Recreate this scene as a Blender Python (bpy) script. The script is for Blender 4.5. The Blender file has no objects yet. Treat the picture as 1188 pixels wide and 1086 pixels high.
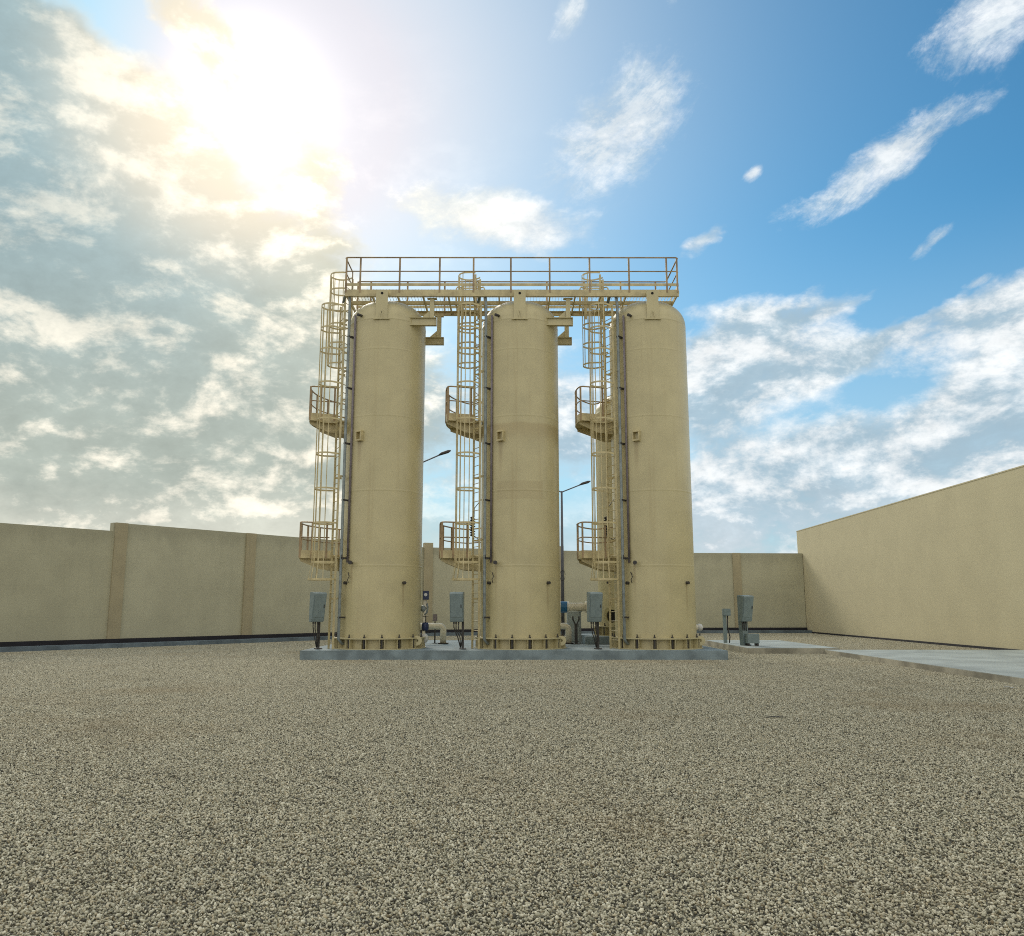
import bpy, bmesh, math, random
import numpy as np
from mathutils import Vector, Matrix
R = math.radians
random.seed(7)
S = bpy.context.scene
COL = S.collection

# ------------------------------------------------------------------ camera
cam_d = bpy.data.cameras.new('camera')
cam_d.sensor_width = 36.0
cam_d.lens = 36.0 * 960.0 / 1188.0
cam_d.clip_end = 3000
cam = bpy.data.objects.new('camera', cam_d)
COL.objects.link(cam)
cam.location = (0, 0, 1.6)
cam.rotation_euler = (R(90 + 9.578), 0, R(1.412))
S.camera = cam

# ------------------------------------------------------------------ light, exposure
S.view_settings.view_transform = 'Standard'
S.view_settings.look = 'None'
S.cycles.filter_width = 1.05
S.cycles.sample_clamp_direct = 5.0
S.cycles.sample_clamp_indirect = 3.0
S.cycles.use_denoising = False
S.view_settings.exposure = 0.25
S.view_settings.gamma = 1.0
SUN_EL, SUN_AZ = 32.1, -20.6          # behind thin cloud, left of the tanks
sd = bpy.data.lights.new('sun', 'SUN')
sd.energy = 1.35
sd.angle = R(20)
sd.color = (1.0, 0.93, 0.80)
sun = bpy.data.objects.new('sun', sd)
COL.objects.link(sun)
SDIR = Vector((math.cos(R(SUN_EL)) * math.sin(R(SUN_AZ)), math.cos(R(SUN_EL)) * math.cos(R(SUN_AZ)), math.sin(R(SUN_EL))))
sun.rotation_euler = SDIR.to_track_quat('Z', 'Y').to_euler()
sun.location = SDIR * 60


# ------------------------------------------------------------------ a small language for shader maths
class V:
    def __init__(s, nt, sock): s.nt, s.s = nt, sock
    def _m(s, op, o=None, p=None, clamp=False):
        n = s.nt.nodes.new('ShaderNodeMath'); n.operation = op; n.use_clamp = clamp
        s.nt.links.new(s.s, n.inputs[0])
        for k, q in ((1, o), (2, p)):
            if q is None: continue
            if isinstance(q, V): s.nt.links.new(q.s, n.inputs[k])
            else: n.inputs[k].default_value = q
        return V(s.nt, n.outputs[0])
    def __add__(s, o): return s._m('ADD', o)
    __radd__ = __add__
    def __sub__(s, o): return s._m('SUBTRACT', o)
    def __rsub__(s, o): return s._m('MULTIPLY', -1.0)._m('ADD', o)
    def __mul__(s, o): return s._m('MULTIPLY', o)
    __rmul__ = __mul__
    def __truediv__(s, o): return s._m('DIVIDE', o)
    def pw(s, o): return s._m('POWER', o)
    def mx(s, o): return s._m('MAXIMUM', o)
    def mn(s, o): return s._m('MINIMUM', o)
    def clamp(s): return s._m('ADD', 0.0, clamp=True)
    def sstep(s, a, b):
        n = s.nt.nodes.new('ShaderNodeMapRange'); n.interpolation_type = 'SMOOTHSTEP'
        s.nt.links.new(s.s, n.inputs[0])
        n.inputs[1].default_value = a; n.inputs[2].default_value = b
        return V(s.nt, n.outputs[0])
    def lerp(s, a, b):
        n = s.nt.nodes.new('ShaderNodeMapRange')
        s.nt.links.new(s.s, n.inputs[0])
        n.inputs[1].default_value = 0; n.inputs[2].default_value = 1
        n.inputs[3].default_value = a; n.inputs[4].default_value = b
        return V(s.nt, n.outputs[0])

def mixc(nt, f, a, b, mode='MIX'):
    n = nt.nodes.new('ShaderNodeMix'); n.data_type = 'RGBA'; n.blend_type = mode
    for sock, q in ((n.inputs[0], f), (n.inputs[6], a), (n.inputs[7], b)):
        if isinstance(q, V): nt.links.new(q.s, sock)
        elif isinstance(q, (int, float)): sock.default_value = q
        elif isinstance(q, (tuple, list)): sock.default_value = (*q[:3], 1)
        else: nt.links.new(q, sock)
    return n.outputs[2]

def noise(nt, vec, scale, detail=4, rough=0.55, dist=0.0, out=0):
    n = nt.nodes.new('ShaderNodeTexNoise')
    n.inputs['Scale'].default_value = scale; n.inputs['Detail'].default_value = detail
    n.inputs['Roughness'].default_value = rough; n.inputs['Distortion'].default_value = dist
    if vec is not None: nt.links.new(vec, n.inputs['Vector'])
    return V(nt, n.outputs[out]) if out == 0 else n.outputs[out]

def comb(nt, x, y, z):
    n = nt.nodes.new('ShaderNodeCombineXYZ')
    for k, q in enumerate((x, y, z)):
        if isinstance(q, V): nt.links.new(q.s, n.inputs[k])
        else: n.inputs[k].default_value = q
    return n.outputs[0]

# ------------------------------------------------------------------ sky
W = bpy.data.worlds.new('World'); S.world = W
W.use_nodes = True
nt = W.node_tree; nt.nodes.clear()
wo = nt.nodes.new('ShaderNodeOutputWorld'); bg = nt.nodes.new('ShaderNodeBackground')
nt.links.new(bg.outputs[0], wo.inputs[0])
bg.inputs[1].default_value = 0.1
sky = nt.nodes.new('ShaderNodeTexSky'); sky.sky_type = 'NISHITA'; sky.sun_disc = False
sky.sun_elevation = R(SUN_EL); sky.sun_rotation = R(SUN_AZ)
sky.air_density = 1.0; sky.dust_density = 0.6; sky.ozone_density = 2.0
tc = nt.nodes.new('ShaderNodeTexCoord')
sep = nt.nodes.new('ShaderNodeSeparateXYZ'); nt.links.new(tc.outputs['Generated'], sep.inputs[0])
dx, dy, dz = (V(nt, sep.outputs[k]) for k in range(3))
az = dx._m('ARCTAN2', dy) * 57.2958
el = dz._m('ARCSINE') * 57.2958
cosang = dx * SDIR.x + dy * SDIR.y + dz * SDIR.z
ang = cosang.mn(0.99999)._m('ARCCOSINE') * 57.2958
# cloud fields over the direction, a little flattened; `lit` compares a field with itself a step nearer the sun, which lights the rims
def spread(v, k): return (v - 0.5) * k + 0.5
puff = comb(nt, dx, dy, dz * 1.7)
SD = Vector((SDIR.x, SDIR.y, SDIR.z * 1.7))
def toward(vec, step):
    n = nt.nodes.new('ShaderNodeVectorMath'); n.operation = 'ADD'
    nt.links.new(vec, n.inputs[0]); n.inputs[1].default_value = (-0.35 * step, 0.0, 0.94 * step)
    return n.outputs[0]
p1 = noise(nt, puff, 6.0, 11, 0.62, 0.15)
p1b = noise(nt, toward(puff, 0.030), 6.0, 7, 0.60, 0.15)
n_a = spread(p1, 2.1)
lit = ((p1 - p1b) * 4.2 + 0.5).clamp()
n_b = spread(noise(nt, puff, 17.0, 9, 0.70, 0.1), 2.2)
sx = dx * 0.80 + dz * 0.60; sy = dz * 0.80 - dx * 0.60
streak = comb(nt, sx * 0.55, dy, sy * 1.6)                      # wind-drawn streaks rising to the right
n_s = spread(noise(nt, streak, 11.0, 12, 0.74, 0.4), 2.3)
wob = noise(nt, puff, 5.0, 5, 0.6, 0.0)
wob2 = noise(nt, streak, 5.0, 5, 0.6, 0.0)
azw = az + (wob - 0.5) * 9.0
elw = el + (wob2 - 0.5) * 7.0

azc = az + (wob - 0.5) * 3.5; elc = el + (wob2 - 0.5) * 3.5
def blob(a, e, ra, re, rot=0.0, hard=0.0, soft=True):
    c, s_ = math.cos(R(rot)), math.sin(R(rot))
    u = (azw if soft else azc) - a; v = (elw if soft else elc) - e
    p = (u * c + v * s_) / ra
    q = (v * c - u * s_) / re
    d = (p * p + q * q).pw(0.5)
    return d.sstep(1.5, hard)
def mxs(l):
    r = l[0]
    for q in l[1:]: r = r.mx(q)
    return r
# banks of cloud: right of the tanks, the puffs over the walkway, the sheet in the west, and the far sky near the horizon
bank = elw.sstep(22.5, 18.5) * azw.sstep(5.0, 12.0)
bank = bank * (1.0 - blob(22.0, 13.4, 7.0, 1.5, 22) * 0.55) * (1.0 - blob(26, 19.4, 6, 1.1, 20) * 0.7) * (1.0 - blob(11, 18.8, 3.0, 1.0, 0) * 0.5)
puffs = blob(-1.5, 26.4, 10.5, 2.9, -8)
cum = mxs([bank, puffs, blob(12.8, 24.4, 2.8, 1.7, 25) * 0.88, blob(-8, 12, 16, 12) * 0.85, blob(0, 13, 13, 9) * 0.95,
           blob(-15.0, 24.5, 9.0, 3.6, -38) * 0.95, blob(-16.5, 27.5, 6.5, 5.0, -50) * 0.95, blob(-24.0, 35.5, 9.0, 2.6, -42) * 0.95])
def cb(*a): return blob(*a, soft=False)
cir = mxs([cb(6.4, 31.6, 9.6, 4.4, 36), cb(25.0, 27.6, 9.4, 1.9, 20), cb(32.0, 34.5, 8.0, 3.8, 28),
           cb(27.2, 22.6, 2.6, 0.8, 30) * 0.92, cb(16.0, 27.9, 1.2, 0.8, 20) * 0.85, cb(3.2, 38.5, 3.2, 1.5, 45) * 0.90, cb(12, 39, 3, .9, 50) * 0.7, cb(29.5, 19.6, 1.8, .5, 10) * .8])
wl = (azw + 17.5) * -0.62 + 27.5
west = (wl - elw).sstep(-3.0, 4.5) * azw.sstep(-1, -15)
back = az._m('ABSOLUTE').sstep(55, 85)  # unseen bright cloud behind the camera, added to light the tank fronts
low = el.sstep(14.0, 1.0)
d_cum = (n_a * 0.55 + n_b * 0.22 - (1.0 - cum) * 0.85 + 0.07).sstep(0.0, 0.42)
d_cir = (n_s * 0.55 + n_b * 0.30 - (1.0 - cir) * 0.95 + 0.06).sstep(0.0, 0.58) * 0.92
d_west = (n_a * 0.45 + west * 0.95 - 0.55).sstep(-0.05, 0.45)
d_low = (n_a * 0.5 + low * 0.8 - 0.45).sstep(-0.05, 0.5) * low * 0.92
dens = mxs([d_cum, d_cir, d_west, back, d_low])
near = ang.sstep(30, 6)
lum = (lit * 0.75 + n_a * 0.25 + n_b * 0.34 - 0.21)
calm = azw.sstep(-12, -26) * el.sstep(9, 26)
hi = (lum - azw.sstep(-2, -16) * 0.06 + azw.sstep(4, 12) * 0.09).sstep(0.28, 0.92) * (1.0 - calm * 0.45)
thin = (1.0 - dens).sstep(0.0, 0.9) * 0.45
wst = azw.sstep(2, -14)
sh = mixc(nt, wst, (3.5, 4.75, 5.6), mixc(nt, calm, (3.75, 4.25, 3.8), (2.5, 3.7, 4.1)))
hl = mixc(nt, wst, (7.7, 8.0, 8.1), (8.8, 8.3, 7.0))
cirf = (d_cir * 1.4).clamp() * 0.75
ccol = mixc(nt, (hi + thin).mx(cirf).mx(puffs * (n_b * 0.6 + 0.65)).mx(d_low * 0.55).clamp(), sh, hl)
tone = 0.76 + n_a * 0.24 + n_b * 0.24
ccol = mixc(nt, 1.0, ccol, comb(nt, tone, tone, tone), 'MULTIPLY')
ccol = mixc(nt, ang.sstep(13, 5) * 0.85, ccol, mixc(nt, hi, (6.8, 6.2, 5.1), (11.5, 10.7, 9.2)))
ccol = mixc(nt, back, ccol, mixc(nt, lum.sstep(0.2, 0.8), (6.5, 6.6, 6.6), (9.0, 8.9, 8.6)))
side = (az - SUN_AZ) / (ang + 4.0)
# clear sky, then the bright ring of thin cloud round the sun (wider on its clear, eastern side)
hs = mixc(nt, 1.0, sky.outputs[0], (0.37, 0.87, 1.00), 'MULTIPLY')
hs = mixc(nt, el.sstep(26, 4) * 0.70, hs, (4.3, 5.7, 6.6))
hr = ang / (side * 6.0 + 14.0)
haze_r = (hr * -1.0)._m('MULTIPLY', hr)._m('EXPONENT')
hs = mixc(nt, (haze_r * 1.25).clamp(), hs, (6.0, 6.1, 6.7))
base = mixc(nt, dens, hs, ccol)
veil = 1.0 - dens * (1.0 - hi) * 0.78
g1 = (ang / -3.6)._m('MULTIPLY', ang / 3.6)._m('EXPONENT') * 7.0 * veil
wdt = ang / (side * 2.6 + 7.6)
g2 = (wdt * -1.0)._m('MULTIPLY', wdt)._m('EXPONENT') * 1.45 * veil
wd3 = ang / 24.0
g3 = (wd3 * -1.0)._m('MULTIPLY', wd3)._m('EXPONENT') * 0.35
def tinted(f, c): return mixc(nt, 1.0, c, comb(nt, f, f, f), 'MULTIPLY')
tot = mixc(nt, 1.0, base, tinted(g1, (1.0, 0.93, 0.78)), 'ADD')
tot = mixc(nt, 1.0, tot, tinted(g2, (1.0, 0.80, 0.74)), 'ADD')
g4 = (ang / -11.0)._m('MULTIPLY', ang / 11.0)._m('EXPONENT') * dens * 2.0
tot = mixc(nt, 1.0, tot, tinted(g4, (1.0, 0.72, 0.34)), 'ADD')
GD = Vector((math.sin(R(-12.5)) * math.cos(R(25)), math.cos(R(-12.5)) * math.cos(R(25)), math.sin(R(25))))
a5 = (dx * GD.x + dy * GD.y + dz * GD.z).mn(0.99999)._m('ARCCOSINE') * (57.2958 / 8.0)      # lit thin cloud below the sun
g5 = (a5 * -1.0)._m('MULTIPLY', a5)._m('EXPONENT') * (0.45 + hi * 0.55) * 2.0
tot = mixc(nt, 1.0, tot, tinted(g5, (1.0, 0.86, 0.66)), 'ADD')
tot = mixc(nt, 1.0, tot, tinted(g3, (1.0, 0.98, 0.95)), 'ADD')
nt.links.new(tot, bg.inputs[0])
W.cycles.sampling_method = 'MANUAL'
W.cycles.sample_map_resolution = 1024

# ------------------------------------------------------------------ materials
def mat(name, col, rough=0.6, metal=0.0, var=0.12, scale=1.5, bump=0.0, bscale=60, streak=0.0, tint=None, extra=None):
    m = bpy.data.materials.new(name); m.use_nodes = True
    t = m.node_tree; b = t.nodes['Principled BSDF']
    tcn = t.nodes.new('ShaderNodeTexCoord'); oc = tcn.outputs['Object']
    c = None
    n1 = noise(t, oc, scale, 6, 0.6)
    dark = tuple(q * (1 - var * 1.6) for q in col); light = tuple(min(1, q * (1 + var)) for q in col)
    c = mixc(t, n1.sstep(0.3, 0.7), dark, light)
    if streak:
        mp = t.nodes.new('ShaderNodeMapping'); t.links.new(oc, mp.inputs[0])
        mp.inputs['Scale'].default_value = (5.0, 5.0, 0.22)
        n2 = noise(t, mp.outputs[0], 1.3, 6, 0.65)
        tt = tint or tuple(q * 0.55 for q in col)
        c = mixc(t, n2.sstep(0.50, 0.78) * streak, c, tt)
    if extra: c = extra(t, oc, c)
    t.links.new(c, b.inputs['Base Color'])
    b.inputs['Roughness'].default_value = rough; b.inputs['Metallic'].default_value = metal
    if bump:
        bp = t.nodes.new('ShaderNodeBump'); bp.inputs['Strength'].default_value = bump; bp.inputs['Distance'].default_value = 0.01
        nb = noise(t, oc, bscale, 5, 0.6); t.links.new(nb.s, bp.inputs['Height'])
        t.links.new(bp.outputs[0], b.inputs['Normal'])
    return m

def z_of(t, oc):
    s_ = t.nodes.new('ShaderNodeSeparateXYZ'); t.links.new(oc, s_.inputs[0])
    return [V(t, s_.outputs[k]) for k in range(3)]

CREAM = (0.555, 0.487, 0.268)
def grime(t, oc, c):
    x, y, z = z_of(t, oc)
    n = noise(t, oc, 2.4, 6, 0.6)
    foot = (z + n * 1.0).sstep(1.5, 0.2) * 0.30
    c = mixc(t, foot, c, (0.40, 0.35, 0.22))
    run = noise(t, oc, 7.0, 3, 0.6)
    for x0_, zt_, w_ in ((-0.66, 6.72, 0.10), (-0.80, 2.70, 0.05), (0.87, 2.05, 0.05)):
        xx = ((x - x0_) + (run - 0.5) * 0.06)._m('ABSOLUTE')
        c = mixc(t, xx.sstep(w_, w_ * 0.2) * z.sstep(zt_ - 1.5, zt_) * z.sstep(zt_ + 0.03, zt_) * y.sstep(0, -0.1) * 0.38, c, (0.27, 0.19, 0.09))
    ripple = noise(t, oc, 9.0, 4, 0.6)
    return mixc(t, ripple.sstep(0.62, 0.75) * 0.12, c, (0.42, 0.33, 0.17))
def rusty(t, oc, c):
    c = grime(t, oc, c)
    x, y, z = z_of(t, oc)
    n = noise(t, oc, 1.4, 6, 0.6)
    zz = z + (n - 0.5) * 0.12
    band = zz.sstep(6.55, 7.22) * zz.sstep(7.40, 7.30) * 0.36
    c = mixc(t, band, c, (0.34, 0.24, 0.10))
    patch = z.sstep(4.78, 4.82) * z.sstep(5.42, 5.38) * x.sstep(0.75, 0.72) * x.sstep(-0.8, -0.75) * 0.24
    return mixc(t, patch, c, (0.36, 0.27, 0.13))
M = {}
M['tank'] = mat('cream_tank_paint', CREAM, 0.36, var=0.055, scale=0.9, bump=0.10, bscale=22, streak=0.24, tint=(0.38, 0.29, 0.13), extra=grime)
M['tank_rust'] = mat('rust_banded_tank_paint', CREAM, 0.36, var=0.06, scale=0.9, bump=0.10, bscale=22, streak=0.30, tint=(0.38, 0.28, 0.12), extra=rusty)
M['cream'] = mat('cream_steel_paint', (0.58, 0.49, 0.26), 0.45, var=0.14, scale=4, streak=0.25, tint=(0.30, 0.19, 0.08))
M['rail'] = mat('backlit_brown_cream_rail', (0.36, 0.255, 0.135), 0.5, var=0.25, scale=2.0)  # cream rails made browner: their backlit shade against the sky is in the colour
M['cream_light'] = mat('pale_cream_pipe_paint', (0.78, 0.72, 0.56), 0.4, var=0.06, scale=5)
M['dark'] = mat('dark_steel', (0.045, 0.04, 0.035), 0.5, var=0.3, scale=6)
M['black'] = mat('unlit_opening', (0.012, 0.011, 0.010), 0.9)
M['galv'] = mat('blue_grey_conduit', (0.25, 0.285, 0.275), 0.45, metal=0.1, var=0.16, scale=5)
M['conduit_plum'] = mat('plum_grey_conduit', (0.20, 0.17, 0.18), 0.5, var=0.14, scale=5)
M['box'] = mat('grey_green_cabinet_paint', (0.215, 0.27, 0.265), 0.42, var=0.08, scale=5, streak=0.2)
M['box_pale'] = mat('pale_grey_cabinet_paint', (0.34, 0.385, 0.38), 0.45, var=0.06, scale=4)
M['blue'] = mat('blue_coupling_paint', (0.02, 0.135, 0.30), 0.4, var=0.1, scale=5)
M['navy'] = mat('navy_valve_paint', (0.02, 0.035, 0.10), 0.4, var=0.1, scale=5)
M['white'] = mat('white_fitting', (0.70, 0.69, 0.64), 0.4, var=0.05)
M['concrete'] = mat('blue_grey_pad_concrete', (0.22, 0.275, 0.285), 0.85, var=0.20, scale=1.6, bump=0.35, bscale=45, streak=0.18)
M['slab'] = mat('pale_slab_concrete', (0.37, 0.41, 0.385), 0.85, var=0.13, scale=0.8, bump=0.3, bscale=40)
M['slab_side'] = mat('weathered_slab_edge', (0.38, 0.355, 0.27), 0.9, var=0.25, scale=1.2, bump=0.3, bscale=30)
M['kerb'] = mat('blue_grey_kerb_concrete', (0.15, 0.19, 0.21), 0.85, var=0.22, scale=1.2, bump=0.3, bscale=30)
M['bitumen'] = mat('black_bitumen', (0.018, 0.017, 0.022), 0.8, var=0.2)
M['pole'] = mat('grey_lamp_pole', (0.10, 0.105, 0.115), 0.5, metal=0.3, var=0.1)

def wall_mat(name, col, top=None, topdark=0.4, streak=0.16, var=0.08):
    def ex(t, oc, c):
        x, y, z = z_of(t, oc)
        mp = t.nodes.new('ShaderNodeMapping'); t.links.new(oc, mp.inputs[0]); mp.inputs['Scale'].default_value = (1.2, 1.2, 0.55)
        n = noise(t, mp.outputs[0], 1.6, 7, 0.68)
        if top:
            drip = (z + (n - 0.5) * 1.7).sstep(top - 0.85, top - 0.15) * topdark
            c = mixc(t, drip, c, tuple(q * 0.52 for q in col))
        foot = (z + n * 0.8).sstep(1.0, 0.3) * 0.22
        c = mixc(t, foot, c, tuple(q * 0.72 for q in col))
        ln = ((z * 1.0)._m('PINGPONG', 0.61)).sstep(0.03, 0.0) * 0.10        # faint lift lines of the render coat
        return mixc(t, ln, c, tuple(q * 0.6 for q in col))
    return mat(name, col, 0.9, var=var, scale=0.7, bump=0.45, bscale=14, streak=streak, extra=ex)
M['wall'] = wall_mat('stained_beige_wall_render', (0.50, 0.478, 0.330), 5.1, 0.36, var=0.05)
M['wall_low'] = wall_mat('darker_beige_wall_render', (0.46, 0.438, 0.295), 4.75, 0.32, var=0.05)  # slightly darker beige for the lower wall
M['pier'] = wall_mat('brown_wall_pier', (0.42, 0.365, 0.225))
M['hall'] = wall_mat('sandy_building_render', (0.600, 0.538, 0.345), None, streak=0.03, var=0.03)

# gravel: every stone carries a random value; broad stains lie over the yard by place
def gravel_mat(name, stones):
    m = bpy.data.materials.new(name); m.use_nodes = True
    t = m.node_tree; b = t.nodes['Principled BSDF']; b.inputs['Roughness'].default_value = 0.85
    geo = t.nodes.new('ShaderNodeNewGeometry'); pos = geo.outputs['Position']
    if stones:
        a = t.nodes.new('ShaderNodeAttribute'); a.attribute_name = 'tone'
        v = V(t, a.outputs['Fac'])
        a2 = t.nodes.new('ShaderNodeAttribute'); a2.attribute_name = 'hue'
        h = V(t, a2.outputs['Fac'])
    else:
        vo = t.nodes.new('ShaderNodeTexVoronoi'); vo.inputs['Scale'].default_value = 45.0; t.links.new(pos, vo.inputs['Vector'])
        sp = t.nodes.new('ShaderNodeSeparateColor'); t.links.new(vo.outputs['Color'], sp.inputs[0])
        v = V(t, sp.outputs[0]); h = V(t, sp.outputs[1])
    r = t.nodes.new('ShaderNodeValToRGB'); t.links.new(v.s, r.inputs[0])
    e = r.color_ramp.elements
    e[0].position = 0.0; e[0].color = (0.05, 0.048, 0.034, 1)
    e[1].position = 1.0; e[1].color = (0.81, 0.765, 0.575, 1)
    q = e.new(0.17); q.color = (0.15, 0.143, 0.10, 1)
    q = e.new(0.30); q.color = (0.40, 0.38, 0.26, 1)
    q = e.new(0.75); q.color = (0.57, 0.53, 0.39, 1)
    c = mixc(t, h.sstep(0.72, 0.98) * 0.45, r.outputs[0], (0.46, 0.35, 0.18))
    big = noise(t, pos, 0.22, 5, 0.6); big2 = noise(t, pos, 0.75, 5, 0.6)
    c = mixc(t, big.sstep(0.50, 0.70) * 0.36, c, (0.34, 0.26, 0.14))
    c = mixc(t, big2.sstep(0.55, 0.75) * 0.26, c, (0.15, 0.135, 0.09))
    if not stones: c = mixc(t, 0.80, c, (0.04, 0.037, 0.027))  # bed colour darkened so the gaps between stones look deep and black
    t.links.new(c, b.inputs['Base Color'])
    n = noise(t, pos, 70.0, 4, 0.6)
    bp = t.nodes.new('ShaderNodeBump'); bp.inputs['Strength'].default_value = 0.4; bp.inputs['Distance'].default_value = 0.01
    t.links.new(n.s, bp.inputs['Height']); t.links.new(bp.outputs[0], b.inputs['Normal'])
    return m
M['stone'] = gravel_mat('loose_gravel_stone', True)
M['ground'] = gravel_mat('gravel_bed', False)

# ------------------------------------------------------------------ mesh helpers
class MB:
    def __init__(s): s.bm = bmesh.new()
    def box(s, c, d, rot=0.0, tilt=None):
        mtx = Matrix.Translation(c) @ Matrix.Rotation(rot, 4, 'Z')
        if tilt: mtx = mtx @ Matrix.Rotation(tilt[0], 4, tilt[1])
        bmesh.ops.create_cube(s.bm, size=1.0, matrix=mtx @ Matrix.Diagonal((*d, 1)))
        return s
    def tube(s, pts, r, n=8, closed=False, caps=True):
        pts = [Vector(p) for p in pts]; m = len(pts)
        rr = r if isinstance(r, (list, tuple)) else [r] * m
        rings = []; prev = None
        for i, p in enumerate(pts):
            a = pts[(i - 1) % m] if (closed or i > 0) else p
            b = pts[(i + 1) % m] if (closed or i < m - 1) else p
            d = (b - a).normalized()
            if prev is None:
                u = d.cross(Vector((0, 0, 1)))
                if u.length < 1e-3: u = d.cross(Vector((1, 0, 0)))
            else: u = prev - d * prev.dot(d)
            u.normalize(); prev = u; w = d.cross(u)
            rings.append([s.bm.verts.new(p + (u * math.cos(2 * math.pi * k / n) + w * math.sin(2 * math.pi * k / n)) * rr[i]) for k in range(n)])
        for i in range(m if closed else m - 1):
            A, B = rings[i], rings[(i + 1) % m]
            for k in range(n):
                f = s.bm.faces.new((A[k], A[(k + 1) % n], B[(k + 1) % n], B[k])); f.smooth = True
        if caps and not closed:
            s.bm.faces.new(rings[0][::-1]); s.bm.faces.new(rings[-1])
        return s
    def bar(s, a, b, w, h):            # square bar between two points, h measured upwards or across
        a, b = Vector(a), Vector(b); d = b - a
        q = d.to_track_quat('X', 'Z').to_matrix().to_4x4()
        bmesh.ops.create_cube(s.bm, size=1.0, matrix=Matrix.Translation((a + b) / 2) @ q @ Matrix.Diagonal((d.length, w, h, 1)))
        return s
    def ribbon(s, pts, hz, t, closed=False):        # flat bar on edge, following points in plan
        pts = [Vector(p) for p in pts]; m = len(pts); R_ = []
        for i, p in enumerate(pts):
            a = pts[(i - 1) % m] if (closed or i > 0) else p
            b = pts[(i + 1) % m] if (closed or i < m - 1) else p
            d = b - a; nrm = Vector((-d.y, d.x, 0)).normalized() * (t / 2)
            z = Vector((0, 0, hz / 2))
            R_.append([s.bm.verts.new(q) for q in (p + nrm + z, p + nrm - z, p - nrm - z, p - nrm + z)])
        for i in range(m if closed else m - 1):
            A, B = R_[i], R_[(i + 1) % m]
            for k in range(4): s.bm.faces.new((A[k], A[(k + 1) % 4], B[(k + 1) % 4], B[k]))
        if not closed: s.bm.faces.new(R_[0][::-1]); s.bm.faces.new(R_[-1])
        return s
    def lathe(s, prof, n=48, c=(0, 0, 0), mtx=None, smooth=True):
        mt = mtx or Matrix.Translation(c); rings = []
        for r, z in prof:
            if r < 1e-5: rings.append([s.bm.verts.new(mt @ Vector((0, 0, z)))])
            else: rings.append([s.bm.verts.new(mt @ Vector((r * math.cos(2 * math.pi * k / n), r * math.sin(2 * math.pi * k / n), z))) for k in range(n)])
        for A, B in zip(rings, rings[1:]):
            for k in range(n):
                vs = [A[k % len(A)], A[(k + 1) % len(A)], B[(k + 1) % len(B)], B[k % len(B)]]
                vs = [v for i, v in enumerate(vs) if v not in vs[:i]]
                if len(vs) >= 3:
                    f = s.bm.faces.new(vs); f.smooth = smooth
        return s
    def cyl(s, a, b, r, n=16):
        a, b = Vector(a), Vector(b); L = (b - a).length
        q = (b - a).to_track_quat('Z', 'Y').to_matrix().to_4x4()
        return s.lathe([(0, 0), (r, 0), (r, L), (0, L)], n, mtx=Matrix.Translation(a) @ q, smooth=False)
    def prism(s, poly, z0, z1, mtx=None):
        mt = mtx or Matrix()
        A = [s.bm.verts.new(mt @ Vector((x, y, z0))) for x, y in poly]
        B = [s.bm.verts.new(mt @ Vector((x, y, z1))) for x, y in poly]
        s.bm.faces.new(A[::-1]); s.bm.faces.new(B)
        for k in range(len(A)):
            j = (k + 1) % len(A); s.bm.faces.new((A[k], A[j], B[j], B[k]))
        return s
    def build(s, name, m, parent=None, bevel=0.0, loc=None):
        bmesh.ops.recalc_face_normals(s.bm, faces=s.bm.faces)
        if bevel: 
            eds = [e for e in s.bm.edges if len(e.link_faces) == 2 and e.calc_face_angle(0) > 0.6]
            bmesh.ops.bevel(s.bm, geom=eds, offset=bevel, segments=2, affect='EDGES', clamp_overlap=True)
        me = bpy.data.meshes.new(name); s.bm.to_mesh(me); s.bm.free()
        for q in (m if isinstance(m, (list, tuple)) else [m]): me.materials.append(q)
        o = bpy.data.objects.new(name, me); COL.objects.link(o)
        if parent: o.parent = parent
        if loc: o.location = loc
        return o

def tag(o, label=None, cat=None, group=None, kind=None):
    if label: o['label'] = label
    if cat: o['category'] = cat
    if group: o['group'] = group
    if kind: o['kind'] = kind
    return o
def empty(name, loc, rz=0.0, label=None, cat=None, group=None):
    o = bpy.data.objects.new(name, None); COL.objects.link(o)
    o.empty_display_size = 0.3
    o.location = loc; o.rotation_euler = (0, 0, rz)
    return tag(o, label, cat, group)
def copy_tree(o, parent=None):
    c = o.copy(); COL.objects.link(c)
    if parent: c.parent = parent
    for ch in list(o.children): copy_tree(ch, c)
    return c
def arc(r, a0, a1, n, z=0.0, c=(0, 0)):
    return [(c[0] + r * math.cos(a0 + (a1 - a0) * k / n), c[1] + r * math.sin(a0 + (a1 - a0) * k / n), z) for k in range(n + 1)]

# ------------------------------------------------------------------ ground and gravel
g = MB()
for x0 in (-600, ):
    g.prism([(-600, -200), (600, -200), (600, 900), (-600, 900)], -0.6, -0.012)
tag(g.build('ground', M['ground']), 'gravel bed of the walled yard reaching to the horizon', kind='structure')

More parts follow.
